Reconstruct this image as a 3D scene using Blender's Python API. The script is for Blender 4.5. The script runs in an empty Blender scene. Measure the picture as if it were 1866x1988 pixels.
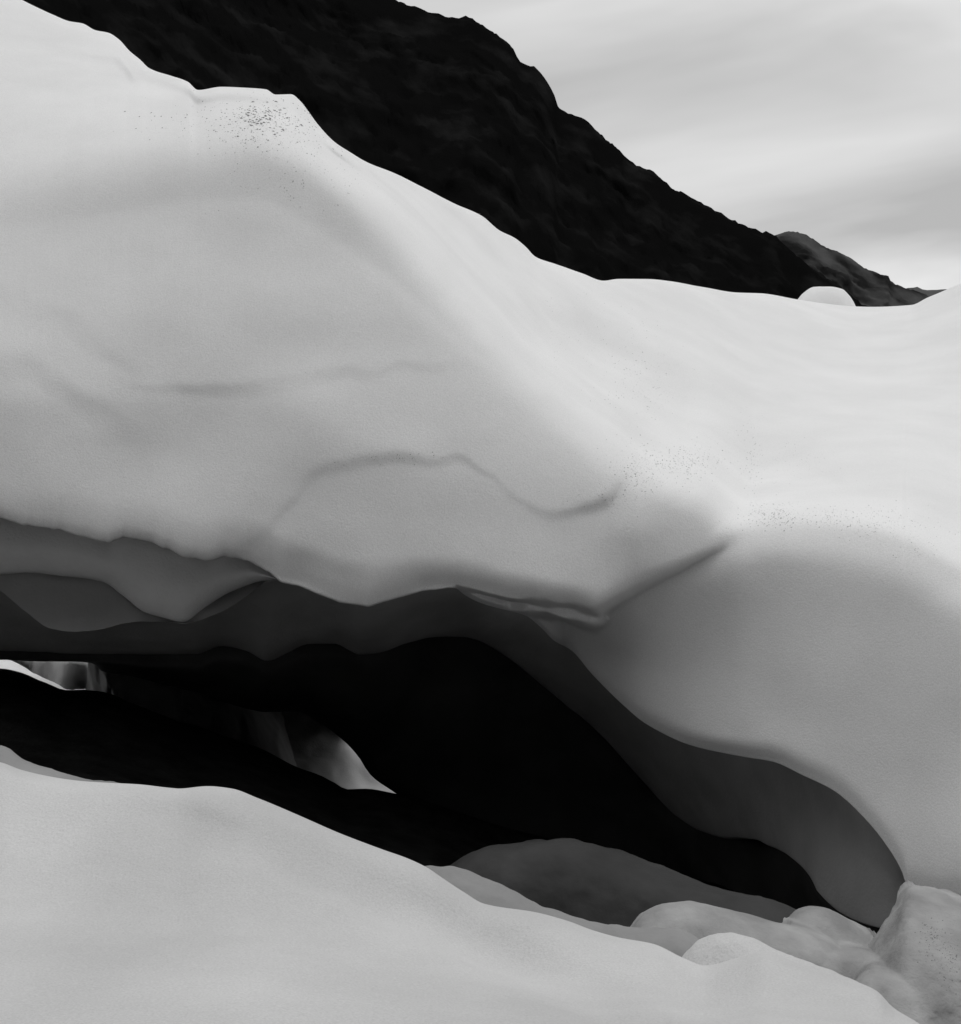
import bpy, bmesh, math, random
import numpy as np
from mathutils import Vector
from mathutils.bvhtree import BVHTree

S = bpy.context.scene
COL = S.collection
rng = np.random.default_rng(7)
random.seed(7)

# ------------------------------------------------------------------ camera, sky, sun, exposure
PW, PH, FOC, HOR = 1866.0, 1988.0, 2600.0, 1330.0     # sketch units of the picture, focal length, eye level
EYE = 1.7
PITCH = math.atan((HOR - PH / 2) / FOC)
cam = bpy.data.cameras.new('camera')
cam.sensor_fit = 'VERTICAL'
cam.sensor_height = 24.0
cam.sensor_width = 24.0
cam.lens = FOC / PH * 24.0
cam.clip_start, cam.clip_end = 0.1, 9000
camo = bpy.data.objects.new('camera', cam)
COL.objects.link(camo)
camo.location = (0, 0, EYE)
camo.rotation_euler = (math.pi / 2 + PITCH, 0, 0)
S.camera = camo

SUN_EL, SUN_AZ = math.radians(72), math.radians(100)     # azimuth from +Y towards +X: high, from the right
W = bpy.data.worlds.new('World')
S.world = W
W.use_nodes = True
wn, wl = W.node_tree.nodes, W.node_tree.links
wn.clear()
def N(t, **k):
    n = wn.new(t)
    for a, b in k.items(): setattr(n, a, b)
    return n
sky = N('ShaderNodeTexSky', sky_type='NISHITA')
sky.sun_disc = False
sky.sun_elevation, sky.sun_rotation = SUN_EL, SUN_AZ
bw = N('ShaderNodeRGBToBW'); wl.new(sky.outputs[0], bw.inputs[0])
tc = N('ShaderNodeTexCoord')
mp = N('ShaderNodeMapping'); wl.new(tc.outputs['Generated'], mp.inputs[0])
mp.inputs['Scale'].default_value = (1.5, 1.5, 5.2)
mp.inputs['Rotation'].default_value = (0.0, math.radians(22), 0.0)
mp.inputs['Location'].default_value = (-1.70, 2.418, 2.46)
cl = N('ShaderNodeTexNoise'); wl.new(mp.outputs[0], cl.inputs['Vector'])
cl.inputs['Scale'].default_value = 1.3
cl.inputs['Detail'].default_value = 5
cl.inputs['Roughness'].default_value = 0.48
cl.inputs['Distortion'].default_value = 0.5
rp = N('ShaderNodeValToRGB'); wl.new(cl.outputs['Fac'], rp.inputs[0])
rp.color_ramp.elements[0].position = 0.37; rp.color_ramp.elements[0].color = (4.5, 4.5, 4.5, 1)
rp.color_ramp.elements[1].position = 0.61; rp.color_ramp.elements[1].color = (8.0, 8.0, 8.0, 1)
mx = N('ShaderNodeMix', data_type='RGBA')
mx.inputs['Factor'].default_value = 0.9                # high cloud over the clear sky
wl.new(bw.outputs[0], mx.inputs['A']); wl.new(rp.outputs[0], mx.inputs['B'])
bg = N('ShaderNodeBackground'); wl.new(mx.outputs['Result'], bg.inputs[0])
bg.inputs[1].default_value = 0.1
wo = N('ShaderNodeOutputWorld'); wl.new(bg.outputs[0], wo.inputs[0])

sl = bpy.data.lights.new('sun', 'SUN')
sl.energy = 0.75
sl.angle = math.radians(60)
sl.color = (1, 1, 1)
so = bpy.data.objects.new('sun', sl); COL.objects.link(so)
sd = Vector((math.cos(SUN_EL) * math.sin(SUN_AZ), math.cos(SUN_EL) * math.cos(SUN_AZ), math.sin(SUN_EL)))
so.rotation_euler = (-sd).to_track_quat('-Z', 'Y').to_euler()

S.view_settings.view_transform = 'Standard'
S.view_settings.look = 'None'
S.view_settings.exposure = 0.17
S.view_settings.gamma = 1.0
S.view_settings.use_curve_mapping = False
S.render.engine = 'CYCLES'

# ------------------------------------------------------------------ materials
def mat(name, lo, hi, scale=0.6, rough=0.8, bumps=(), grain=0.0, sss=0.0, detail=6, stretch=(1, 1, 1), ramp=(0.35, 0.7), spec=0.3):
    m = bpy.data.materials.new(name); m.use_nodes = True
    n, l = m.node_tree.nodes, m.node_tree.links
    b = n['Principled BSDF']
    b.inputs['Roughness'].default_value = rough
    b.inputs['Specular IOR Level'].default_value = spec
    if sss:
        b.inputs['Subsurface Weight'].default_value = sss
        b.inputs['Subsurface Radius'].default_value = (1, 1, 1)
        b.inputs['Subsurface Scale'].default_value = 0.12
    g = n.new('ShaderNodeNewGeometry')
    mp_ = n.new('ShaderNodeMapping'); mp_.inputs['Scale'].default_value = stretch
    l.new(g.outputs['Position'], mp_.inputs[0])
    t = n.new('ShaderNodeTexNoise'); t.inputs['Scale'].default_value = scale; t.inputs['Detail'].default_value = detail
    l.new(mp_.outputs[0], t.inputs['Vector'])
    r = n.new('ShaderNodeValToRGB'); l.new(t.outputs['Fac'], r.inputs[0])
    r.color_ramp.elements[0].position, r.color_ramp.elements[1].position = ramp
    r.color_ramp.elements[0].color = (lo, lo, lo, 1); r.color_ramp.elements[1].color = (hi, hi, hi, 1)
    if grain:                                          # coarse wet snow grains
        tg = n.new('ShaderNodeTexNoise'); tg.inputs['Scale'].default_value = 120; tg.inputs['Detail'].default_value = 3
        l.new(g.outputs['Position'], tg.inputs['Vector'])
        rg = n.new('ShaderNodeMapRange'); rg.inputs['From Min'].default_value = .3; rg.inputs['From Max'].default_value = .7
        rg.inputs['To Min'].default_value = 1 - grain; rg.inputs['To Max'].default_value = 1.0
        l.new(tg.outputs['Fac'], rg.inputs['Value'])
        ml = n.new('ShaderNodeVectorMath'); ml.operation = 'SCALE'
        l.new(r.outputs[0], ml.inputs[0]); l.new(rg.outputs[0], ml.inputs['Scale']); l.new(ml.outputs[0], b.inputs['Base Color'])
    else:
        l.new(r.outputs[0], b.inputs['Base Color'])
    prev = None
    for sc, dist, st in bumps:
        tb = n.new('ShaderNodeTexNoise'); tb.inputs['Scale'].default_value = sc; tb.inputs['Detail'].default_value = 4
        l.new(g.outputs['Position'], tb.inputs['Vector'])
        bp = n.new('ShaderNodeBump'); bp.inputs['Distance'].default_value = dist; bp.inputs['Strength'].default_value = st
        l.new(tb.outputs['Fac'], bp.inputs['Height'])
        if prev: l.new(prev.outputs[0], bp.inputs['Normal'])
        prev = bp
    if prev: l.new(prev.outputs[0], b.inputs['Normal'])
    return m
SNOW = mat('snow', 0.82, 0.89, 0.8, 0.9, sss=0.6, grain=.16, bumps=((60, 0.012, 0.45), (7, 0.015, 0.3)), spec=0.12)
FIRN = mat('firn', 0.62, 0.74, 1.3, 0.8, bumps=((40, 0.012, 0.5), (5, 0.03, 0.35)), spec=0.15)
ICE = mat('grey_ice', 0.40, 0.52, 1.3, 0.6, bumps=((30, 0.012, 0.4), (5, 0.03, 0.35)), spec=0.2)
DARKICE = mat('shaded_clear_ice', 0.05, 0.09, 1.1, 0.6, bumps=((20, 0.01, 0.4),), spec=0.1)  # clear ice, with the cave's shade also put into its dark colour
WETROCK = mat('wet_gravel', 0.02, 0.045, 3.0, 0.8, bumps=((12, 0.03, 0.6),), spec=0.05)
ROCK = mat('rock_and_scrub', 0.005, 0.016, 0.035, 0.95, detail=14, bumps=((0.5, 0.5, 0.5),), ramp=(0.5, 0.8), spec=0.0)
ROCK2 = mat('pale_scree', 0.012, 0.075, 0.016, 0.95, detail=10, ramp=(0.4, 0.62), spec=0.02)
ROCK3 = mat('distant_rock', 0.05, 0.09, 0.01, 0.95, spec=0.02)
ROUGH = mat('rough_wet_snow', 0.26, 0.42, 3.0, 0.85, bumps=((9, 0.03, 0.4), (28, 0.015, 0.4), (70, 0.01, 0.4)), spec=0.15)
MIDICE = mat('mid_grey_ice', 0.20, 0.30, 1.3, 0.7, bumps=((30, 0.012, 0.4),), spec=0.15)  # grey tone between the other ices, for the snow ledges
GREYFLOOR = mat('shaded_mound', 0.03, 0.065, 1.2, 0.7, bumps=((12, 0.02, 0.4),), spec=0.1)  # cave shade put into the near-black colour of the mound
OLD = mat('old_snow', 0.53, 0.64, 0.9, 0.9, grain=.14, bumps=((60, 0.012, 0.45), (7, 0.015, 0.3)), spec=0.1)
DIRT = mat('dirt', 0.13, 0.28, 9, 0.9, spec=0.1)

# ------------------------------------------------------------------ helpers
CP, SP = math.cos(PITCH), math.sin(PITCH)
def P(x, y, d):
    """world points seen at sketch position x, y and standing d metres away (along +Y)"""
    x, y, d = np.broadcast_arrays(np.asarray(x, float), np.asarray(y, float), np.asarray(d, float))
    a = (x - PW / 2) / FOC
    b = (PH / 2 - y) / FOC
    dy = CP - b * SP
    dz = SP + b * CP
    return np.stack([a / dy * d, d, EYE + dz / dy * d], -1)

def pchip(xk, yk, x):
    """monotone cubic; yk may be (n, ...)"""
    xk = np.asarray(xk, float); yk = np.asarray(yk, float)
    h = np.diff(xk); sh = (-1,) + (1,) * (yk.ndim - 1)
    dl = np.diff(yk, axis=0) / h.reshape(sh)
    m = np.zeros_like(yk)
    if len(xk) > 2:
        w1 = (2 * h[1:] + h[:-1]).reshape(sh); w2 = (h[1:] + 2 * h[:-1]).reshape(sh)
        a, b = dl[:-1], dl[1:]
        ok = a * b > 0
        with np.errstate(divide='ignore', invalid='ignore'):
            hm = (w1 + w2) / (w1 / np.where(ok, a, 1) + w2 / np.where(ok, b, 1))
        m[1:-1] = np.where(ok, hm, 0)
    m[0], m[-1] = dl[0], dl[-1]
    i = np.clip(np.searchsorted(xk, x, 'right') - 1, 0, len(h) - 1)
    hh = h[i].reshape(sh); s = ((x - xk[i])).reshape(sh) / hh
    h00 = (1 + 2 * s) * (1 - s) ** 2; h10 = s * (1 - s) ** 2; h01 = s * s * (3 - 2 * s); h11 = s * s * (s - 1)
    return h00 * yk[i] + h10 * hh * m[i] + h01 * yk[i + 1] + h11 * hh * m[i + 1]

def cv(pts, x):
    a = np.array(pts, float)
    if a.ndim == 0: return np.full_like(x, float(a))
    x = np.clip(x, a[0, 0], a[-1, 0])
    return pchip(a[:, 0], a[:, 1], x)

def hsh(ix, iy, iz, seed):
    h = (ix * 374761393 + iy * 668265263 + iz * 2147483647 + seed * 1274126177) & 0xffffffff
    h = ((h ^ (h >> 13)) * 1274126177) & 0xffffffff
    return ((h ^ (h >> 16)) & 0xffff) / 32767.5 - 1.0
def vnoise(p, seed=0):
    p = np.asarray(p); f = np.floor(p); i = f.astype(np.int64); t = p - f; t = t * t * t * (t * (t * 6 - 15) + 10)
    r = 0
    for dx in (0, 1):
        for dy in (0, 1):
            for dz in (0, 1):
                w = (t[..., 0] if dx else 1 - t[..., 0]) * (t[..., 1] if dy else 1 - t[..., 1]) * (t[..., 2] if dz else 1 - t[..., 2])
                r = r + w * hsh(i[..., 0] + dx, i[..., 1] + dy, i[..., 2] + dz, seed)
    return r
def fbm(p, octs=3, seed=0, gain=0.5):
    r, a, f = 0, 1.0, 1.0
    for k in range(octs):
        r = r + a * vnoise(p * f + 17.3 * k, seed + k); a *= gain; f *= 2.03
    return r
def sstep(t):
    t = np.clip(t, 0, 1); return t * t * (3 - 2 * t)

def mesh_obj(name, verts, faces, m, parent=None, smooth=True):
    me = bpy.data.meshes.new(name)
    me.from_pydata(verts, [], faces)
    me.materials.append(m)
    if smooth: me.polygons.foreach_set('use_smooth', [True] * len(me.polygons))
    me.update()
    o = bpy.data.objects.new(name, me); COL.objects.link(o)
    if parent: o.parent = parent
    return o

def grid_faces(nr, nc):
    i = np.arange((nr - 1) * (nc - 1)); r, c = i // (nc - 1), i % (nc - 1)
    a = r * nc + c
    return np.stack([a, a + nc, a + nc + 1, a + 1], 1).tolist()

GRID = {}
def sheet(name, m, rails, x0, x1, nc, rows, parent=None, shape=None, noise=(0.03, 0.9, 3), seed=0, vary=None, soft=0, soft_in=None, build=True):
    """surface lofted through rails; each rail gives picture height and distance along x"""
    x = np.linspace(x0, x1, nc)
    K = len(rails)
    ys = np.stack([np.broadcast_to(np.asarray(r[0](x) if callable(r[0]) else cv(r[0], x), float), x.shape) for r in rails])
    ds = np.stack([np.broadcast_to(np.asarray(r[1](x) if callable(r[1]) else cv(r[1], x), float), x.shape) for r in rails])
    if isinstance(rows, int): rows = [rows] * (K - 1)
    t = np.concatenate([np.linspace(k, k + 1, n, endpoint=False) for k, n in enumerate(rows)] + [[K - 1.0]])
    k = np.arange(K, dtype=float)
    Y = pchip(k, ys, t); D = pchip(k, ds, t)
    for _ in range(soft):
        Y[1:-1] = .25 * Y[:-2] + .5 * Y[1:-1] + .25 * Y[2:]; D[1:-1] = .25 * D[:-2] + .5 * D[1:-1] + .25 * D[2:]
    if soft_in:
        lo, hi = np.searchsorted(t, soft_in[0]), np.searchsorted(t, soft_in[1])
        for _ in range(soft_in[2]):
            D[lo:hi] = .25 * D[lo - 1:hi - 1] + .5 * D[lo:hi] + .25 * D[lo + 1:hi + 1]
    X = np.broadcast_to(x, Y.shape)
    if shape is not None: D = D + shape(X, Y, np.broadcast_to(t[:, None], Y.shape))
    p = P(X, Y, D)
    GRID[name] = (x, Y.copy(), np.array(D), t)
    if not build: return None
    a, f, oc = noise
    p = p + np.stack([0 * X, a * fbm(p * f, oc, seed), 0.6 * a * fbm(p * f + 50, oc, seed + 9)], -1)
    if vary is not None: p = vary(p, X, Y)
    return mesh_obj(name, p.reshape(-1, 3).tolist(), grid_faces(len(t), nc), m, parent)

def empty(name, loc):
    o = bpy.data.objects.new(name, None); COL.objects.link(o); o.location = loc; o.empty_display_size = 0.3
    return o
def keep(o, parent):                                  # parent without moving the mesh
    o.parent = parent
    o.matrix_parent_inverse = __import__('mathutils').Matrix.Translation(-Vector(parent.location))
    return o
def tag(o, label, cat, group=None, kind=None):
    o['label'] = label; o['category'] = cat
    if group: o['group'] = group
    if kind: o['kind'] = kind
def structure(o): o['kind'] = 'structure'; return o
def add(c, k): return lambda x: (c(x) if callable(c) else cv(c, x)) + (k(x) if callable(k) else k)

# ------------------------------------------------------------------ outlines read off the photograph
CREST = [(-600, -230), (-300, -140), (0, -25), (45, 0), (75, 15), (103, 28), (135, 41), (160, 45), (185, 58), (210, 63), (232, 77), (250, 97), (272, 115),
         (290, 132), (330, 146), (365, 158), (385, 174), (430, 168), (480, 170), (517, 173), (535, 183), (565, 182), (583, 195), (600, 217),
         (615, 238), (650, 275), (680, 295), (710, 313), (770, 337), (820, 362), (880, 394), (935, 418), (970, 447), (1000, 462), (1020, 478),
         (1040, 498), (1080, 512), (1130, 530), (1172, 544), (1200, 541), (1260, 541), (1300, 545), (1360, 556), (1430, 567), (1480, 569),
         (1548, 580), (1600, 588), (1660, 594), (1690, 595), (1770, 591), (1800, 577), (1830, 565), (1866, 550), (2000, 505), (2500, 430)]
SHOULDER = [(-600, 380), (-200, 335), (0, 310), (200, 275), (400, 232), (500, 225), (580, 262), (650, 310), (750, 395), (850, 502), (950, 602),
            (1050, 700), (1150, 782), (1250, 852), (1350, 892), (1420, 950), (1470, 985), (1600, 992), (1750, 1015), (1866, 1080), (2000, 1130), (2500, 1200)]
LIP = [(-600, 930), (-200, 985), (0, 1008), (20, 1015), (60, 1022), (130, 1035), (175, 1045), (210, 1054), (240, 1042), (300, 1055), (345, 1078),
       (400, 1092), (440, 1083), (480, 1090), (520, 1110), (545, 1130), (580, 1137), (610, 1150), (660, 1170), (715, 1178), (760, 1165),
       (820, 1147), (870, 1141), (920, 1145), (980, 1160), (1050, 1170), (1110, 1176), (1155, 1190), (1165, 1188),
       (1230, 1147), (1300, 1115), (1400, 1064), (1432, 1036), (1448, 1010), (1458, 985), (1470, 975)]
LIP2 = [(900, 1290), (1070, 1250), (1110, 1265), (1150, 1310), (1200, 1360), (1260, 1410), (1350, 1450), (1440, 1468), (1500, 1478), (1560, 1505),
        (1620, 1535), (1680, 1590), (1720, 1640), (1750, 1690), (1762, 1722), (1866, 1738), (2000, 1760), (2500, 1800)]

_x = np.arange(-600, 1471, 6.0); _y = np.interp(_x, *np.array(LIP, float).T)
_j = fbm(np.stack([_x / 24.0, 0 * _x, 0 * _x], -1), 3, 61, .6) * 2.6 * np.clip((620 - _x) / 120, .25, 1)
LIPJ = list(zip(_x, _y + _j))

# ------------------------------------------------------------------ mountains behind
MTN = [(-900, -900), (0, -520), (400, -230), (620, -70), (768, 0), (786, 10), (816, 16), (851, 29), (877, 35), (912, 34), (926, 43), (966, 68), (996, 96), (1013, 123),
       (1034, 129), (1049, 144), (1060, 161), (1076, 184), (1080, 201), (1097, 218), (1117, 224), (1148, 242), (1168, 264), (1198, 287), (1223, 315),
       (1269, 335), (1309, 368), (1354, 390), (1405, 418), (1460, 446), (1505, 459), (1525, 476), (1551, 499), (1576, 521), (1621, 552), (1651, 574),
       (1690, 602), (1800, 660), (2600, 900)]
def rocky(amp, sc, sd, crest, edge):
    def f(p, X, Y):
        q = p * sc
        n = fbm(q, 5, sd, 0.55)
        r = 1 - np.abs(fbm(q * 2.1 + 9, 4, sd + 31, 0.5))
        p = p.copy()
        w = sstep((Y - np.interp(X[0], *np.array(crest, float).T)) / 90.0)
        p[..., 1] += amp * (n + 0.6 * r) * w
        p[..., 2] += edge * fbm(q * np.array([7, 3, 9]), 5, sd + 5, 0.75)
        return p
    return f
structure(sheet('mountain', ROCK, [(add(MTN, 420), 1500), (MTN, 900), (add(MTN, 60), 840), (add(MTN, 420), 640), (add(MTN, 1000), 420), (lambda x: 1560 + 0 * x, 330)],
          -1500, 2600, 620, [6, 14, 60, 40, 10], noise=(0, 0.01, 1), vary=rocky(8, 0.022, 3, MTN, 1.25)))
RIDGE2 = [(900, 560), (1300, 500), (1505, 459), (1536, 450), (1566, 456), (1596, 476), (1631, 491), (1672, 516), (1712, 534), (1726, 536), (1728, 543),
          (1757, 559), (1782, 567), (1803, 576), (1850, 600), (2100, 680), (2700, 800)]
structure(sheet('ridge', ROCK2, [(add(RIDGE2, 300), 2400), (RIDGE2, 1750), (add(RIDGE2, 25), 1700), (add(RIDGE2, 160), 1450), (lambda x: 1400 + 0 * x, 1000)],
          900, 2700, 420, [4, 10, 60, 12], noise=(0, 0.01, 1), vary=rocky(30, 0.011, 13, RIDGE2, 1.8)))
HILL = [(1300, 640), (1700, 572), (1757, 560), (1779, 558), (1800, 564), (1822, 562), (1880, 560), (2000, 572), (2700, 600)]
structure(sheet('hill', ROCK3, [(add(HILL, 200), 4200), (HILL, 3600), (add(HILL, 100), 3300), (lambda x: 1360 + 0 * x, 2400)],
          1300, 2800, 160, [4, 14, 10], noise=(0, 0.01, 1), vary=rocky(30, 0.006, 23, HILL, 2.0)))
def sky_blocker():
    a = np.linspace(math.radians(205), math.radians(335), 120); t = np.linspace(0, 1, 40)
    R = 300 + 420 * t[:, None] + 0 * a
    h = -3 + (200 + 40 * np.sin(a * 5) + 25 * np.sin(a * 13)) * t[:, None] ** 1.1 * np.sin(np.clip((a - a[0]) / (a[-1] - a[0]), 0.02, .98) * math.pi) ** .3
    p = np.stack([R * np.cos(a), R * np.sin(a), h], -1)
    p[..., 2] += 9 * fbm(p * .02, 4, 41) * sstep(t * 8)[:, None]
    return mesh_obj('mountain', p.reshape(-1, 3).tolist(), grid_faces(40, 120), ROCK)
structure(sky_blocker())                                  # unseen mountain added behind the camera to block low sky light
gx_, gy_ = np.meshgrid(np.linspace(-60, 60, 60), np.linspace(-70, 1.25, 50))
gp = np.stack([gx_, gy_, .56 + .015 * (1.25 - gy_) + .25 * fbm(np.stack([gx_ * .12, gy_ * .12, 0 * gx_], -1), 3, 51) * sstep((1 - gy_) / 8)], -1)
structure(mesh_obj('snow_ground', gp.reshape(-1, 3).tolist(), grid_faces(50, 60), OLD))      # the snow the photographer stands on
g = mesh_obj('ground', [(-4000, -300, -3.2), (4000, -300, -3.2), (4000, 6000, -3.2), (-4000, 6000, -3.2)], [(0, 1, 2, 3)], WETROCK)
structure(g)

# ------------------------------------------------------------------ the glacier snout
glacier = empty('glacier', (0, 12, -1.5))
tag(glacier, 'huge pale snow covered glacier edge with a scalloped dark melt cave under it', 'glacier')

D_CREST = [(-600, 17.5), (0, 17.5), (300, 16.4), (420, 14.8), (560, 14.4), (700, 15.4), (900, 18), (1200, 22), (1500, 26), (1700, 28), (1866, 27), (2500, 24)]
D_SHO = [(-600, 12.5), (0, 12.45), (400, 12.25), (600, 12.1), (800, 12.05), (1050, 12.0), (1250, 11.9), (1470, 12.0), (1600, 11.6), (1866, 10.8), (2500, 9.5)]
def d_mid(x): return cv([(-600, 13.2), (0, 14.2), (300, 13.8), (420, 13.0), (560, 12.8), (700, 13.2), (900, 14.2), (1200, 16.2), (1500, 17.5), (1866, 16.5), (2500, 15)], x)
XS = np.arange(-900, 2801, 5.0); _k = np.exp(-.5 * (np.arange(-50, 51) * 5 / 75.0) ** 2)
CREST_S = np.convolve(np.pad(cv(CREST, XS), 50, 'edge'), _k / _k.sum(), 'valid')
LIP_S = np.convolve(np.pad(cv(LIP, XS), 50, 'edge'), _k / _k.sum(), 'valid')
def y_mid(x): return np.interp(x, XS, CREST_S) * 0.45 + cv(SHOULDER, x) * 0.55
D_LIP = [(-600, 11.35), (0, 11.35), (300, 11.35), (600, 11.4), (900, 11.35), (1150, 11.5), (1300, 11.7), (1400, 11.93), (1440, 11.98), (1470, 12.0)]
def step(curve, amp, w, decay, seed=0):
    """shallow scallop: the face below the curve is set back, then comes forward again"""
    c = np.array(curve, float)
    def f(X, Y):
        yc = np.interp(X, c[:, 0], c[:, 1]); a = np.interp(X, c[:, 0], amp, left=0, right=0)
        s = Y - yc
        q = np.stack([X / 95.0, Y / 95.0, 0 * X + seed], -1)
        a = a * (0.85 + 0.5 * vnoise(q, 3)); s = s + 10 * vnoise(q * 1.7, 5)
        ww = w * (1.3 + 0.7 * vnoise(q * .6, 8))
        return a * sstep(s / ww + 0.5) * np.exp(-np.maximum(s, 0) / decay)
    return f
wall_steps = [
    step([(400, 1100), (500, 1045), (600, 932), (650, 900), (700, 888), (760, 884), (900, 898), (960, 930), (1000, 962), (1050, 990), (1110, 1003), (1180, 975), (1235, 905), (1300, 885), (1380, 880)],
         [0, .03, .035, .025, .03, .035, .03, .015, .015, .015, .03, .07, .05, .02, 0], 24, 190),
    step([(200, 740), (300, 757), (450, 755), (560, 750), (640, 735), (720, 722), (850, 712), (950, 705)], [0, .025, .03, .035, .035, .025, .015, 0], 26, 170, 4),
    step([(-500, 700), (0, 722), (60, 728), (120, 752), (200, 802), (250, 845), (300, 900)], [.04, .05, .05, .05, .04, .02, 0], 60, 150, 7),
    step([(-500, 560), (0, 588), (130, 625), (220, 690), (300, 745)], [.02, .025, .025, .02, 0], 60, 130, 9),
    step([(470, 1052), (580, 1085), (680, 1108), (796, 1120), (971, 1138), (1116, 1158)], [0, .03, .04, .04, .03, 0], 50, 80, 12),
    step([(-500, 60), (0, 90), (100, 105), (170, 118), (225, 125), (245, 140), (262, 165), (300, 182), (360, 178), (420, 170)], [0, .05, .1, .15, .35, .5, .45, .25, .1, 0], 26, 40, 2),
]
K_SNOW = 1490
LIPX = lambda x: np.where(x < K_SNOW, np.maximum(cv(LIP, x), cv(SHOULDER, x) + 12), cv(SHOULDER, x) + 18)
def LIPU(x): w = sstep((x - 1250) / 120); return np.interp(x, XS, LIP_S) * (1 - w) + LIPX(x) * w
LIPXJ = lambda x: np.where(x < K_SNOW, np.maximum(cv(LIPJ, x), cv(SHOULDER, x) + 12), cv(SHOULDER, x) + 18)
D_LIPX = lambda x: np.where(x < K_SNOW, cv(D_LIP, x), cv(D_SHO, x) + .6)
def back_d(x): return cv([(-600, 21.5), (170, 21.5), (215, 33), (600, 33), (700, 28), (800, 26), (1200, 27), (1600, 33), (2500, 33)], x)
wall_rails = [(lambda x: 1262 + .07 * np.clip(x, 0, 2000), lambda x: back_d(x) - .4), (lambda x: np.minimum(cv(CREST, x) + 260, 1100), lambda x: np.minimum(back_d(x), cv(D_CREST, x) + 4.5)), (add(CREST, 14), add(D_CREST, 1.2)), (CREST, lambda x: cv(D_CREST, x) + .022 * (np.interp(x, XS, CREST_S) - cv(CREST, x))), (y_mid, d_mid), (SHOULDER, D_SHO),
              (lambda x: cv(SHOULDER, x) * .82 + LIPU(x) * .18, add(D_SHO, lambda x: np.where(x < K_SNOW, -cv([(-600, .26), (500, .3), (900, .42), (1240, .42), (1490, 0)], x), .1))),
              (lambda x: cv(SHOULDER, x) * .4 + LIPU(x) * .6, lambda x: cv(D_SHO, x) * .4 + D_LIPX(x) * .6 - np.where(x < K_SNOW, .47 * np.clip((K_SNOW - x) / 250, 0, 1), 0)),
              (lambda x: cv(SHOULDER, x) * .1 + LIPX(x) * .9, lambda x: D_LIPX(x) - cv([(0, .1), (350, .13), (560, .25), (1275, .25), (1475, 0)], x)),
              (LIPXJ, D_LIPX), (add(LIPXJ, -14), add(D_LIPX, .35)), (add(LIPX, -40), add(D_LIPX, 1.6))]
def wshape(X, Y, t):
    d = 0
    for f in wall_steps[:5]: d = d + f(X, Y) * ((t > 5) & (t < 9)) * sstep((9 - t) * 3) * sstep((t - 5) * 3) * sstep((1420 - X) / 60)
    d = d + wall_steps[5](X, Y) * ((t > 3) & (t < 6)) * sstep((t - 3) * 6)
    wob = np.stack([X / 130, Y / 130, 0 * X], -1)
    v = (Y - cv(SHOULDER, X[0]) + 62 + 10 * vnoise(wob, 21)) / (84 + 8 * vnoise(wob * .8, 22))
    d = d + (1 + .2 * vnoise(wob * 1.4, 23)) * np.interp(X, [680, 820, 1000, 1190, 1330, 1450, 1650, 1900], [0, .5, 1.3, 1.9, 2.3, 1.6, .5, 0]) * np.exp(-v * v) * ((t > 3) & (t < 9)) * sstep((t - 3) * 2) * sstep((9 - t) * 2)
    v = (Y - cv(SHOULDER, X[0]) + 10) / 60
    d = d + .15 * fbm(np.stack([X / 60, Y / 60, 0 * X], -1), 2, 31) * np.exp(-v * v) * np.interp(X, [700, 950, 1450, 1600], [0, 1, 1, 0])
    q = np.stack([X / 330.0, Y / 210.0, 0 * X], -1)
    d = d + .06 * fbm(q, 2, 77, .35) * ((t > 3) & (t < 9)) * sstep((t - 3) * 2) * sstep((9 - t) * 2)
    return d
sheet('wall_profile', SNOW, wall_rails, -600, 2500, 900, [8, 8, 8, 50, 60, 24, 50, 50, 24, 12, 6], shape=wshape, soft=6, soft_in=(3.1, 7.6, 150), build=False)

# right hand bowl below the snowfield
LIP2L = [(940, 1085), (1000, 1165), (1040, 1208), (1075, 1243), (1110, 1264)] + LIP2[3:]
D_LIP2 = [(940, 14.6), (1000, 14.4), (1100, 13.9), (1250, 12.8), (1450, 11.85), (1600, 11.3), (1762, 10.8), (1866, 10.5), (2500, 9.4)]
TOP2 = [(900, 1010), (940, 1030), (1000, 1085), (1100, 1125), (1165, 1150), (1230, 1105), (1300, 1075), (1400, 1030), (1440, 1008), (1475, 995), (1600, 992), (1750, 1015), (1866, 1080), (2000, 1130), (2500, 1200)]
D_TOP2 = [(900, 12.1), (940, 12.15), (1000, 12.3), (1100, 12.6), (1230, 12.2), (1350, 12.05), (1400, 11.95), (1440, 11.85), (1475, 11.82), (1600, 11.57), (1866, 10.77), (2500, 9.47)]
_tp = np.convolve(np.pad(cv(TOP2, XS), 25, 'edge'), (lambda k: k / k.sum())(np.exp(-.5 * (np.arange(-25, 26) * 5 / 40.0) ** 2)), 'valid')
def top2(x): return np.interp(x, XS, _tp)
LIP2B = [(-600, 900), (820, 1060), (870, 1122), (900, 1153), (940, 1172), (980, 1183), (1020, 1194), (1048, 1216)] + LIP2L[3:]
D_LIP2B = [(-600, 12.2), (870, 12.2), (940, 12.4), (1020, 12.9), (1075, 13.5)] + D_LIP2[2:]
bowl = [(lambda x: np.minimum(top2(x), cv(LIP2B, x) - 60), D_TOP2), (lambda x: top2(x) * .8 + lip2s(x) * .2, lambda x: cv(D_TOP2, x) * .8 + cv(D_LIP2B, x) * .2 - .2),
        (lambda x: top2(x) * .35 + lip2s(x) * .65, lambda x: cv(D_TOP2, x) * .35 + cv(D_LIP2B, x) * .65 - .12),
        (lambda x: top2(x) * .08 + cv(LIP2B, x) * .92, add(D_LIP2B, lambda x: cv([(940, -.22), (1400, -.16), (1700, -.05), (2500, -.05)], x))), (LIP2B, D_LIP2B)]
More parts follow.
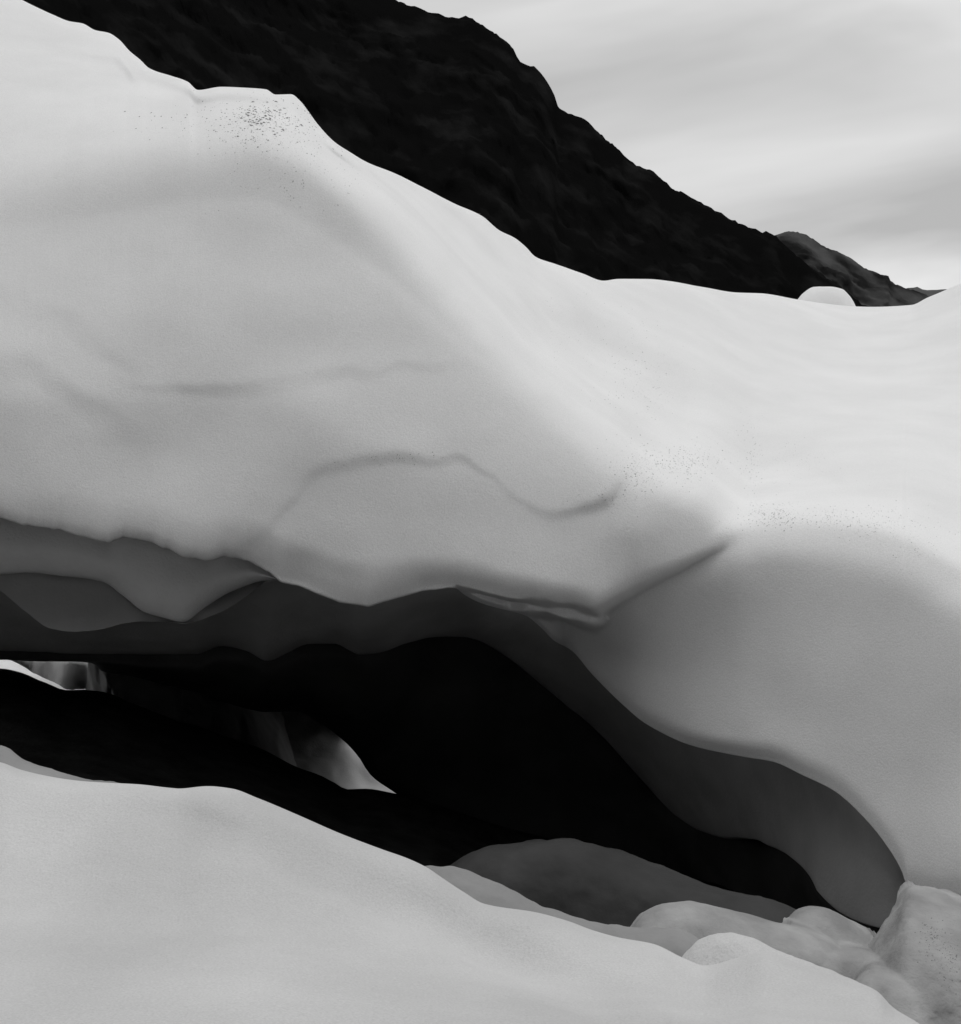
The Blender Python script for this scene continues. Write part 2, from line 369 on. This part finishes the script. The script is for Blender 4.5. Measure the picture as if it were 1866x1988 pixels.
_lb = np.convolve(np.pad(cv(LIP2B, XS), 50, 'edge'), _k / _k.sum(), 'valid')
def lip2s(x): w = sstep((x - 1300) / 150); return cv(LIP2B, x) * (1 - w) + np.interp(x, XS, _lb) * w
sheet('bowl_profile', SNOW, bowl, -600, 2500, 900, [30, 60, 50, 20], soft=4, build=False,
      shape=lambda X, Y, t: .05 * fbm(np.stack([X / 330.0, Y / 210.0, 0 * X], -1), 2, 78, .35))
FOLD = [(840, 1120), (870, 1135), (900, 1152), (940, 1170), (970, 1181), (1020, 1188), (1080, 1196), (1120, 1208), (1150, 1216), (1175, 1205), (1200, 1170)]
def smin(a, b, k):
    h = np.clip(.5 + .5 * (b - a) / k, 0, 1)
    return b * (1 - h) + a * h - k * h * (1 - h)
gx, aY, aD, at = GRID['wall_profile']; _, bY, bD, bt = GRID['bowl_profile']
NR, NC = 640, len(gx)
r3, r5, r9 = (int(np.searchsorted(at, q)) for q in (3.0, 5.0, 9.0))
bottom = np.maximum(LIPXJ(gx), cv(LIP2B, gx))
inf = (gx > 960) & (gx < 1200)
top = aY[r3]
FY = top + (bottom - top) * np.linspace(0, 1, NR)[:, None]
FD = np.zeros((NR, NC))
for c in range(NC):
    y = FY[:, c]; x = gx[c]
    last = r9 if x < 1475 else r5
    ya, da = aY[r3:last + 1, c], aD[r3:last + 1, c]
    a = np.interp(y, ya, da) + np.maximum(y - ya[-1], 0) * np.interp(x, [1390, 1440, 1500], [.22, .06, .04])
    yb, db = bY[:, c], bD[:, c]
    b = np.interp(y, yb, db) + np.maximum(yb[0] - y, 0) * .045
    kk = np.interp(x, [-600, 900, 1100, 1300, 1430, 1500, 2500], [.05, .06, .24, .36, .34, .25, .25])
    d = smin(a, b, kk)
    if inf[c]:
        yf, df = float(cv(FOLD, gx[c:c + 1])[0]), float(cv(D_LIP, gx[c:c + 1])[0]) + .62
        f = df + np.maximum(y - yf, 0) * .2 + np.maximum(yf - 60 - y, 0) * .05 + .6 * sstep((abs(x - 1090) - 60) / 60)
        d = smin(d, f, .2)
    FD[:, c] = d
_k3 = np.array([.25, .5, .25])
for c in range(NC):                                    # melt has rounded the shoulder and the ridge
    x = gx[c]; sg = np.interp(x, [-600, 400, 600, 750, 1250, 1400, 2500], [70, 58, 40, 36, 34, 20, 15]); st = (bottom[c] - top[c]) / NR
    m = int(3 * sg / st); kq = np.exp(-.5 * (np.arange(-m, m + 1) * st / sg) ** 2)
    bl = np.convolve(np.pad(FD[:, c], m, 'reflect', reflect_type='odd'), kq / kq.sum(), 'valid')
    w = np.exp(-((FY[:, c] - cv(SHOULDER, gx[c:c + 1])[0]) / (2.2 * sg)) ** 2) * sstep((FY[:, c] - top[c]) / 30) * sstep((bottom[c] - FY[:, c]) / 40)
    if 1330 < x < 1440: w = w * np.clip(sstep((cv(LIP, gx[c:c + 1])[0] - 20 - FY[:, c]) / 40) + sstep((x - 1400) / 40), 0, 1)
    FD[:, c] = FD[:, c] * (1 - w) + bl * w
wl = np.exp(-((gx - 1440) / 42) ** 2 - ((FY - 1005) / 50) ** 2)
for _ in range(60):
    q = .25 * FD[:, :-2] + .5 * FD[:, 1:-1] + .25 * FD[:, 2:]; FD[:, 1:-1] += wl[:, 1:-1] * (q - FD[:, 1:-1])
    q = .25 * FD[:-2] + .5 * FD[1:-1] + .25 * FD[2:]; FD[1:-1] += wl[1:-1] * (q - FD[1:-1])
for _ in range(3):                                     # even out neighbouring columns a little
    FD[:, 1:-1] = .25 * FD[:, :-2] + .5 * FD[:, 1:-1] + .25 * FD[:, 2:]
Yall = np.concatenate([aY[:r3], FY, (bottom - 8)[None], (bottom - 20)[None], (bottom - 44)[None]])
Dall = np.concatenate([aD[:r3], FD, (FD[-1] + .3)[None], (FD[-1] + .8)[None], (FD[-1] + 1.8)[None]])
p = P(np.broadcast_to(gx, Yall.shape), Yall, Dall)
p = p + np.stack([0 * Yall, .012 * fbm(p * .6, 3, 0), .007 * fbm(p * .6 + 50, 3, 9)], -1)
wall = keep(mesh_obj('snow_face', p.reshape(-1, 3).tolist(), grid_faces(len(Yall), NC), SNOW), glacier)

# scalloped ice layers of the cave roof, each one set back behind the one above
LB = [(-600, 1130), (0, 1112), (50, 1110), (110, 1120), (160, 1127), (200, 1134), (240, 1160), (280, 1190), (320, 1200), (355, 1208), (400, 1180), (450, 1150), (500, 1130), (545, 1122), (600, 1110)]
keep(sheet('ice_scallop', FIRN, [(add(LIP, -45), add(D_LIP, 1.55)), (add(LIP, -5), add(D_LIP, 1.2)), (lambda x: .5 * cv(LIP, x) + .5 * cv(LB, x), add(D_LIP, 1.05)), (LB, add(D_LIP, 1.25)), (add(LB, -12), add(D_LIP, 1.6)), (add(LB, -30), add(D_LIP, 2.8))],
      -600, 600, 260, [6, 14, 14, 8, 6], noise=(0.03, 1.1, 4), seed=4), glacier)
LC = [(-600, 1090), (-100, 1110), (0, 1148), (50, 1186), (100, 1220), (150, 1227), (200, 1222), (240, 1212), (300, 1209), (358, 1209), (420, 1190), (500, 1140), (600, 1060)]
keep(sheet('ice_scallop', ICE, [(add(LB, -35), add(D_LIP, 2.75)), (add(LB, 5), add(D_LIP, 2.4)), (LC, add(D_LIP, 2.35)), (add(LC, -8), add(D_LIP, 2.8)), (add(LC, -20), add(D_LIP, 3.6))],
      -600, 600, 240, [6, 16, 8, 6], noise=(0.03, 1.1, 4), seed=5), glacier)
LD = [(-600, 1260), (0, 1262), (200, 1268), (380, 1272), (430, 1256), (480, 1262), (520, 1280), (560, 1264), (600, 1247), (650, 1247), (700, 1267), (740, 1262), (790, 1245), (850, 1237), (900, 1240),
      (950, 1257), (1000, 1287), (1050, 1327), (1100, 1367), (1130, 1390), (1180, 1440), (1250, 1520), (1320, 1590), (1380, 1620), (1500, 1642), (1550, 1672), (1575, 1700), (1590, 1730), (1700, 1800), (2300, 1850)]
LTOP = [(-600, 1060), (0, 1080), (340, 1150), (545, 1090), (715, 1130), (870, 1095), (1000, 1120), (1100, 1200), (1200, 1320), (1350, 1400), (1500, 1430), (1620, 1480), (1700, 1560), (1762, 1650), (1866, 1690), (2300, 1760)]
D_IN = [(-600, 14.6), (0, 14.5), (600, 14.2), (900, 14.9), (1100, 16.4), (1250, 16.3), (1450, 14.6), (1600, 12.5), (1762, 11.6), (2300, 11.5)]
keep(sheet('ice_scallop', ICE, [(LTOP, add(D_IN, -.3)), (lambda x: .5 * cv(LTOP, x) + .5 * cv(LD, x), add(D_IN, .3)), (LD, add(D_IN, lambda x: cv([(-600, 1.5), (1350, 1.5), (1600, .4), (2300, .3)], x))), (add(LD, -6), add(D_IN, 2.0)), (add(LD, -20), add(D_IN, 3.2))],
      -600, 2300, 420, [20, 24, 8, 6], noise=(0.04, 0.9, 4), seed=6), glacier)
WIN = [(-600, 1270), (0, 1278), (100, 1281), (180, 1284), (195, 1300), (250, 1312), (345, 1340), (400, 1352), (470, 1372), (520, 1382), (577, 1382), (620, 1405), (655, 1428), (680, 1450),
       (700, 1475), (715, 1500), (760, 1535), (790, 1560), (850, 1640), (950, 1750), (1100, 1850), (2300, 1950)]
D_BACK = [(-600, 19), (600, 19), (1000, 20.4), (1300, 20.4), (1450, 18.6), (1600, 16.4), (1800, 15), (2300, 14.5)]
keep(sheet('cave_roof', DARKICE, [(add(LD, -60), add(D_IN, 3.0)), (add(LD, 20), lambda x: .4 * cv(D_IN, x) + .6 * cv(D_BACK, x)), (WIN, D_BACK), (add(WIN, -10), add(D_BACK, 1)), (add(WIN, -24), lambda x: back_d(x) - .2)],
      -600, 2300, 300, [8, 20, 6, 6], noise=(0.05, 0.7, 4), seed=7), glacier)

# ------------------------------------------------------------------ beyond the cave
FLOOR = [(-600, 1270), (0, 1303), (50, 1312), (90, 1325), (130, 1338), (165, 1337), (200, 1343), (260, 1365), (330, 1390), (400, 1415), (460, 1435), (520, 1460), (570, 1485), (610, 1500), (650, 1520),
         (675, 1532), (710, 1532), (770, 1542), (900, 1580), (1100, 1640), (2300, 1900)]
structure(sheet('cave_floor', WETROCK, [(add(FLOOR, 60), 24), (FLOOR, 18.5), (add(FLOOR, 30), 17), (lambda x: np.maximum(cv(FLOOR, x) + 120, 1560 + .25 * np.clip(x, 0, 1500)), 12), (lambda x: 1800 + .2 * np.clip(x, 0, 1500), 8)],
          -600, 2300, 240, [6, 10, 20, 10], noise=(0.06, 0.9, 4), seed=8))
SLOPE = [(lambda x: 900 + 0 * x, 40), (lambda x: 1210 + .1 * x, 31), (lambda x: 1310 + .3 * np.clip(x, -200, 800), 28), (lambda x: 1480 + .3 * np.clip(x, -200, 800), 25), (lambda x: 1700 + 0 * x, 23)]
back = sheet('snow_slope', SNOW, SLOPE, -900, 400, 110, [8, 20, 20, 8], noise=(0.12, 0.8, 4), seed=10)
tag(back, 'bright snow slope glimpsed through the small gap at the left edge under the cave roof', 'snow slope')
back = sheet('shaded_slope', ICE, SLOPE, 400, 1500, 110, [8, 20, 20, 8], noise=(0.16, 1.3, 4), seed=10)  # same snow slope, its weaker light put into a darker colour
tag(back, 'dull grey snow slope, coloured as shaded, glimpsed through the pointed gap at the back of the cave', 'ice slope')
CUR = [(0, 1272), (30, 1286), (60, 1304), (110, 1328), (135, 1338), (170, 1337), (190, 1343), (240, 1350)]
keep(sheet('ice_curtain', FIRN, [(lambda x: 1262 + .05 * x, 22.9), (lambda x: 1280 + .06 * x, lambda x: 22.3 + .35 * vnoise(np.stack([x / 34, 0 * x, 0 * x], -1), 2) + .12 * vnoise(np.stack([x / 11, 0 * x, 0 * x], -1), 3)), (CUR, lambda x: 22.3 + .5 * vnoise(np.stack([x / 40, 0 * x, 0 * x], -1), 4)), (add(CUR, -3), 22.9)],
           0, 240, 100, [6, 16, 4], noise=(0.02, 3, 3), seed=15), glacier)

RIB = [(170, 25), (190, 23.0), (215, 21.2), (240, 20.6), (350, 20.6), (410, 21.2), (470, 23.3), (540, 29), (760, 36)]
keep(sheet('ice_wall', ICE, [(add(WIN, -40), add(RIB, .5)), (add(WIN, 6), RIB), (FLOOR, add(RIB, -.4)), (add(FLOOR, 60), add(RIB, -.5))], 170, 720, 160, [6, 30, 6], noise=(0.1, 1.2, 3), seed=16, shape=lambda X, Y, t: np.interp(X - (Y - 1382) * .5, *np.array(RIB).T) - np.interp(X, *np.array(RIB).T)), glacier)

# ------------------------------------------------------------------ near snow bank
BANK = [(-800, 1400), (-300, 1440), (0, 1480), (40, 1495), (100, 1508), (160, 1517), (210, 1521), (270, 1525), (330, 1533), (350, 1535), (400, 1532), (450, 1537), (500, 1555), (580, 1587), (660, 1620), (740, 1648),
        (790, 1665), (830, 1684), (856, 1702), (900, 1732), (940, 1756), (1047, 1775), (1100, 1790), (1148, 1808), (1200, 1822), (1268, 1835), (1329, 1863), (1369, 1876), (1430, 1862), (1480, 1850), (1540, 1868),
        (1600, 1885), (1656, 1903), (1702, 1923), (1732, 1953), (1782, 1983), (1866, 2050), (2400, 2300)]
D_BANK = [(-800, 7.0), (0, 6.8), (400, 6.6), (830, 6.3), (1150, 6.1), (1500, 5.8), (1866, 5.2), (2400, 4.6)]
def fold(curve, amp, pre, w):
    """the bank dips and turns up to face the viewer, then the next roll of snow starts at the curve"""
    c = np.array(curve, float)
    def f(X, Y):
        a = np.interp(X, c[:, 0], amp, left=0, right=0); s_ = Y - cv(curve, X[0])
        s_ = s_ + 8 * vnoise(np.stack([X / 120, Y / 120, 0 * X], -1), 6)
        return a * np.where(s_ < 0, sstep(1 + s_ / pre), 1 - sstep(s_ / w))
    return f
bank_steps = [fold([(480, 1660), (560, 1690), (660, 1735), (756, 1787), (856, 1827), (940, 1872), (1077, 1933), (1178, 1990), (1300, 2060)], [0, .05, .10, .15, .17, .2, .22, .22, .14], 120, 40),
              fold([(150, 1570), (300, 1585), (380, 1600), (460, 1622), (560, 1650)], [0, .03, .04, .03, 0], 50, 90)]
def bshape(X, Y, t): return sum(f(X, Y) for f in bank_steps) * sstep((t - 2.0) * 3)
bank = sheet('snow_bank', OLD, [(add(BANK, 420), add(D_BANK, 2.6)), (add(BANK, 70), add(D_BANK, .9)), (BANK, D_BANK), (add(BANK, 14), add(D_BANK, -.3)),
                                 (lambda x: cv(BANK, x) * .6 + .4 * 2050, lambda x: cv(D_BANK, x) * .6 + .4 * 3.7 + .1), (lambda x: np.maximum(2060 + 0 * x, cv(BANK, x) + 60), 3.7), (lambda x: 3000 + 0 * x, 2.1), (lambda x: 4500 + 0 * x, 1.0)],
             -1200, 2400, 460, [10, 10, 6, 60, 50, 20, 6], shape=bshape, noise=(0.02, 0.9, 3), seed=11)
tag(bank, 'smooth bright snow bank in the foreground sloping down to the right below the cave', 'snow bank')

def ledge(name, m, sil, d, thick, x0, x1, label, cat, group, drop=200, seed=0, amp=0.03, nc=140):
    o = sheet(name, m, [(add(sil, drop), add(d, thick * 1.1)), (add(sil, drop * .35), add(d, thick * .85)), (sil, d), (add(sil, drop * .12), add(d, -thick * .35)), (add(sil, drop * .5), add(d, -thick * .6)), (add(sil, drop), add(d, -thick * .65))],
              x0, x1, nc, [8, 12, 12, 16, 10], noise=(amp, 2.4, 5), seed=seed, vary=lambda p, X, Y: p + (amp * .35 * fbm(p * 7.5, 3, seed + 3))[..., None] * np.array([0, 1.0, .5]))
    tag(o, label, cat, group)
    return o
G = 'snow lumps fallen along the cave mouth'
ledge('snow_ledge', MIDICE, [(-700, 1380), (0, 1447), (40, 1475), (100, 1497), (180, 1516), (330, 1531), (420, 1600)], [(-700, 7.9), (420, 7.5)], .6, -700, 420, 'thin grey snow ledge behind the left end of the foreground bank', 'snow ledge', G, seed=20)
ledge('snow_ledge', MIDICE, [(760, 1760), (826, 1682), (880, 1686), (926, 1700), (1000, 1727), (1060, 1757), (1148, 1790), (1240, 1800), (1310, 1800), (1400, 1860), (1500, 1930)], [(760, 6.9), (1500, 6.5)], .5, 760, 1500,
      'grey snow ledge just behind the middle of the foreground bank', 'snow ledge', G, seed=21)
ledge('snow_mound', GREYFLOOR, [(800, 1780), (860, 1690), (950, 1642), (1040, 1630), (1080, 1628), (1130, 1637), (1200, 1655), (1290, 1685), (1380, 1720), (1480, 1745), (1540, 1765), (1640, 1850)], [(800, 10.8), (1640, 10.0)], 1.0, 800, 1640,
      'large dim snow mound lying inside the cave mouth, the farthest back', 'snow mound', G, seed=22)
ledge('snow_lump', OLD, [(1300, 1900), (1335, 1845), (1360, 1822), (1400, 1810), (1450, 1818), (1500, 1842), (1580, 1872), (1680, 1915), (1730, 1960), (1790, 2040)], [(1300, 6.2), (1790, 5.8)], .4, 1300, 1790,
      'small bright snow lump resting on the right part of the foreground bank', 'snow lump', G, seed=24, drop=160)
HEAP = [([(1190, 1850), (1240, 1775), (1280, 1754), (1340, 1748), (1420, 1765), (1480, 1780), (1560, 1800), (1630, 1835), (1665, 1885), (1700, 1990)], 8.6, .5, 130),
        ([(1490, 1900), (1520, 1790), (1545, 1763), (1575, 1756), (1610, 1762), (1640, 1780), (1670, 1796), (1700, 1815), (1740, 1900)], 9.3, .5, 120),
        ([(1600, 2030), (1650, 1900), (1690, 1835), (1725, 1782), (1748, 1735), (1760, 1714), (1800, 1722), (1866, 1737), (2000, 1760), (2300, 1900)], 9.0, 1.3, 380),
        ([(1620, 2020), (1655, 1905), (1680, 1880), (1705, 1872), (1740, 1888), (1780, 1928), (1830, 1975), (1900, 2060)], 8.1, .45, 130),
        ([(1560, 1960), (1600, 1850), (1640, 1838), (1690, 1850), (1760, 1900), (1850, 1990)], 8.5, .4, 150)]
hx = np.linspace(1195, 2290, 420); hs = [np.interp(hx, *np.array(h[0], float).T, left=2300, right=2300) for h in HEAP]
htop = np.min(hs, 0)
for _ in range(6): htop[1:-1] = .25 * htop[:-2] + .5 * htop[1:-1] + .25 * htop[2:]
HY = htop + (2160 - htop) * np.linspace(0, 1, 190)[:, None]; HD = 40 + 0 * HY
for sil, (pts, d0, th, dr) in zip(hs, HEAP):
    sil = sil.copy()
    for _ in range(60): sil[1:-1] = .25 * sil[:-2] + .5 * sil[1:-1] + .25 * sil[2:]
    q = np.clip((HY - sil) / dr, 0, 1)
    HD = smin(HD, d0 - th * np.sqrt(1 - (1 - q) ** 2) + np.maximum(sil - HY, 0) * .06 - .0022 * np.maximum(HY - sil - dr, 0), .22)
HY = np.concatenate([(htop + 90)[None], (htop + 12)[None], HY]); HD = np.concatenate([(HD[0] + 1.4)[None], (HD[0] + .5)[None], HD])
p = P(np.broadcast_to(hx, HY.shape), HY, HD); rgh = sstep((hx - 1600) / 160)
n = .02 * fbm(p * 2.2, 3, 71) + (.010 + .028 * rgh) * fbm(p * 4.0, 4, 72, .5)
p = p + n[..., None] * np.array([0, 1, .6])
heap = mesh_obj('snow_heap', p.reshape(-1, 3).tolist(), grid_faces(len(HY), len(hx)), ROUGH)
tag(heap, 'lumpy half melted grey snow heap below the right corner of the cave mouth', 'snow heap', G)
ledge('snow_hump', SNOW, [(1535, 615), (1548, 582), (1562, 567), (1580, 557), (1610, 556), (1635, 561), (1650, 575), (1662, 596), (1672, 625)], [(1535, 28.6), (1672, 29.0)], .9, 1535, 1672,
      'small round snow knob standing up on the crest before the dark ridge', 'snow knob', None, seed=28, drop=70, amp=.01, nc=60)

# ------------------------------------------------------------------ dirt in the melting snow
bpy.context.view_layer.update()
def bvh_of(names):
    vs, fs = [], []
    for o in bpy.data.objects:
        if o.type == 'MESH' and o.name.split('.')[0] in names:
            b = len(vs); mw = o.matrix_world
            vs += [mw @ v.co for v in o.data.vertices]
            fs += [[b + i for i in p.vertices] for p in o.data.polygons]
    return BVHTree.FromPolygons(vs, fs)
tree = bvh_of({'snow_face', 'snow_heap', 'snow_bank'})
eye = Vector((0, 0, EYE))
patches = [(505, 228, 34, 16, 90, 9), (470, 240, 90, 22, 130, 6), (540, 262, 60, 30, 110, 5), (560, 330, 70, 60, 120, 4), (650, 320, 60, 30, 40, 4),
           (1245, 912, 30, 24, 150, 5), (1335, 895, 28, 18, 120, 5), (1290, 905, 70, 25, 110, 4), (1180, 975, 40, 14, 60, 4), (1250, 745, 45, 35, 110, 4), (1150, 640, 80, 50, 120, 3),
           (1500, 1000, 36, 14, 120, 5), (1600, 1005, 80, 12, 150, 5), (1720, 1020, 60, 16, 90, 4), (1800, 1060, 40, 30, 50, 4), (1460, 900, 14, 50, 70, 4), (1550, 910, 60, 30, 60, 3),
           (1812, 1820, 14, 20, 70, 6), (1842, 1868, 14, 24, 70, 6), (700, 600, 400, 200, 60, 3), (200, 900, 200, 80, 40, 3), (760, 890, 70, 8, 50, 4)]
V, F = [], []
for cx, cy, sx, sy, n, r in patches:
    for k in range(int(n * 3.2)):
        x, y = random.gauss(cx, sx), random.gauss(cy, sy)
        p = P(x, y, 1.0); dr = (Vector(p.tolist()) - eye).normalized()
        h, nn, _, dist = tree.ray_cast(eye, dr)
        if h is None: continue
        if nn.dot(dr) > 0: nn = -nn
        rad = .76 * r * random.choice((.25, .3, .4, .5, .75)) * random.uniform(.7, 1.1) * dist / FOC
        a = nn.orthogonal().normalized(); b = nn.cross(a)
        base = len(V); m_ = 6; ph = random.uniform(0, 6)
        for q in range(m_):
            t = ph + q * 2 * math.pi / m_; rr = rad * random.uniform(.6, 1.2)
            V.append(h + (a * math.cos(t) * rr + b * math.sin(t) * rr * .7) - nn * .004)
        V.append(h + nn * rad * .35)
        for q in range(m_): F.append((base + q, base + (q + 1) % m_, base + m_))
d = mesh_obj('dirt_specks', V, F, DIRT, glacier); d.parent = None
tag(d, 'dark dirt specks and pits scattered over the melting snow surface', 'dirt', kind='stuff')
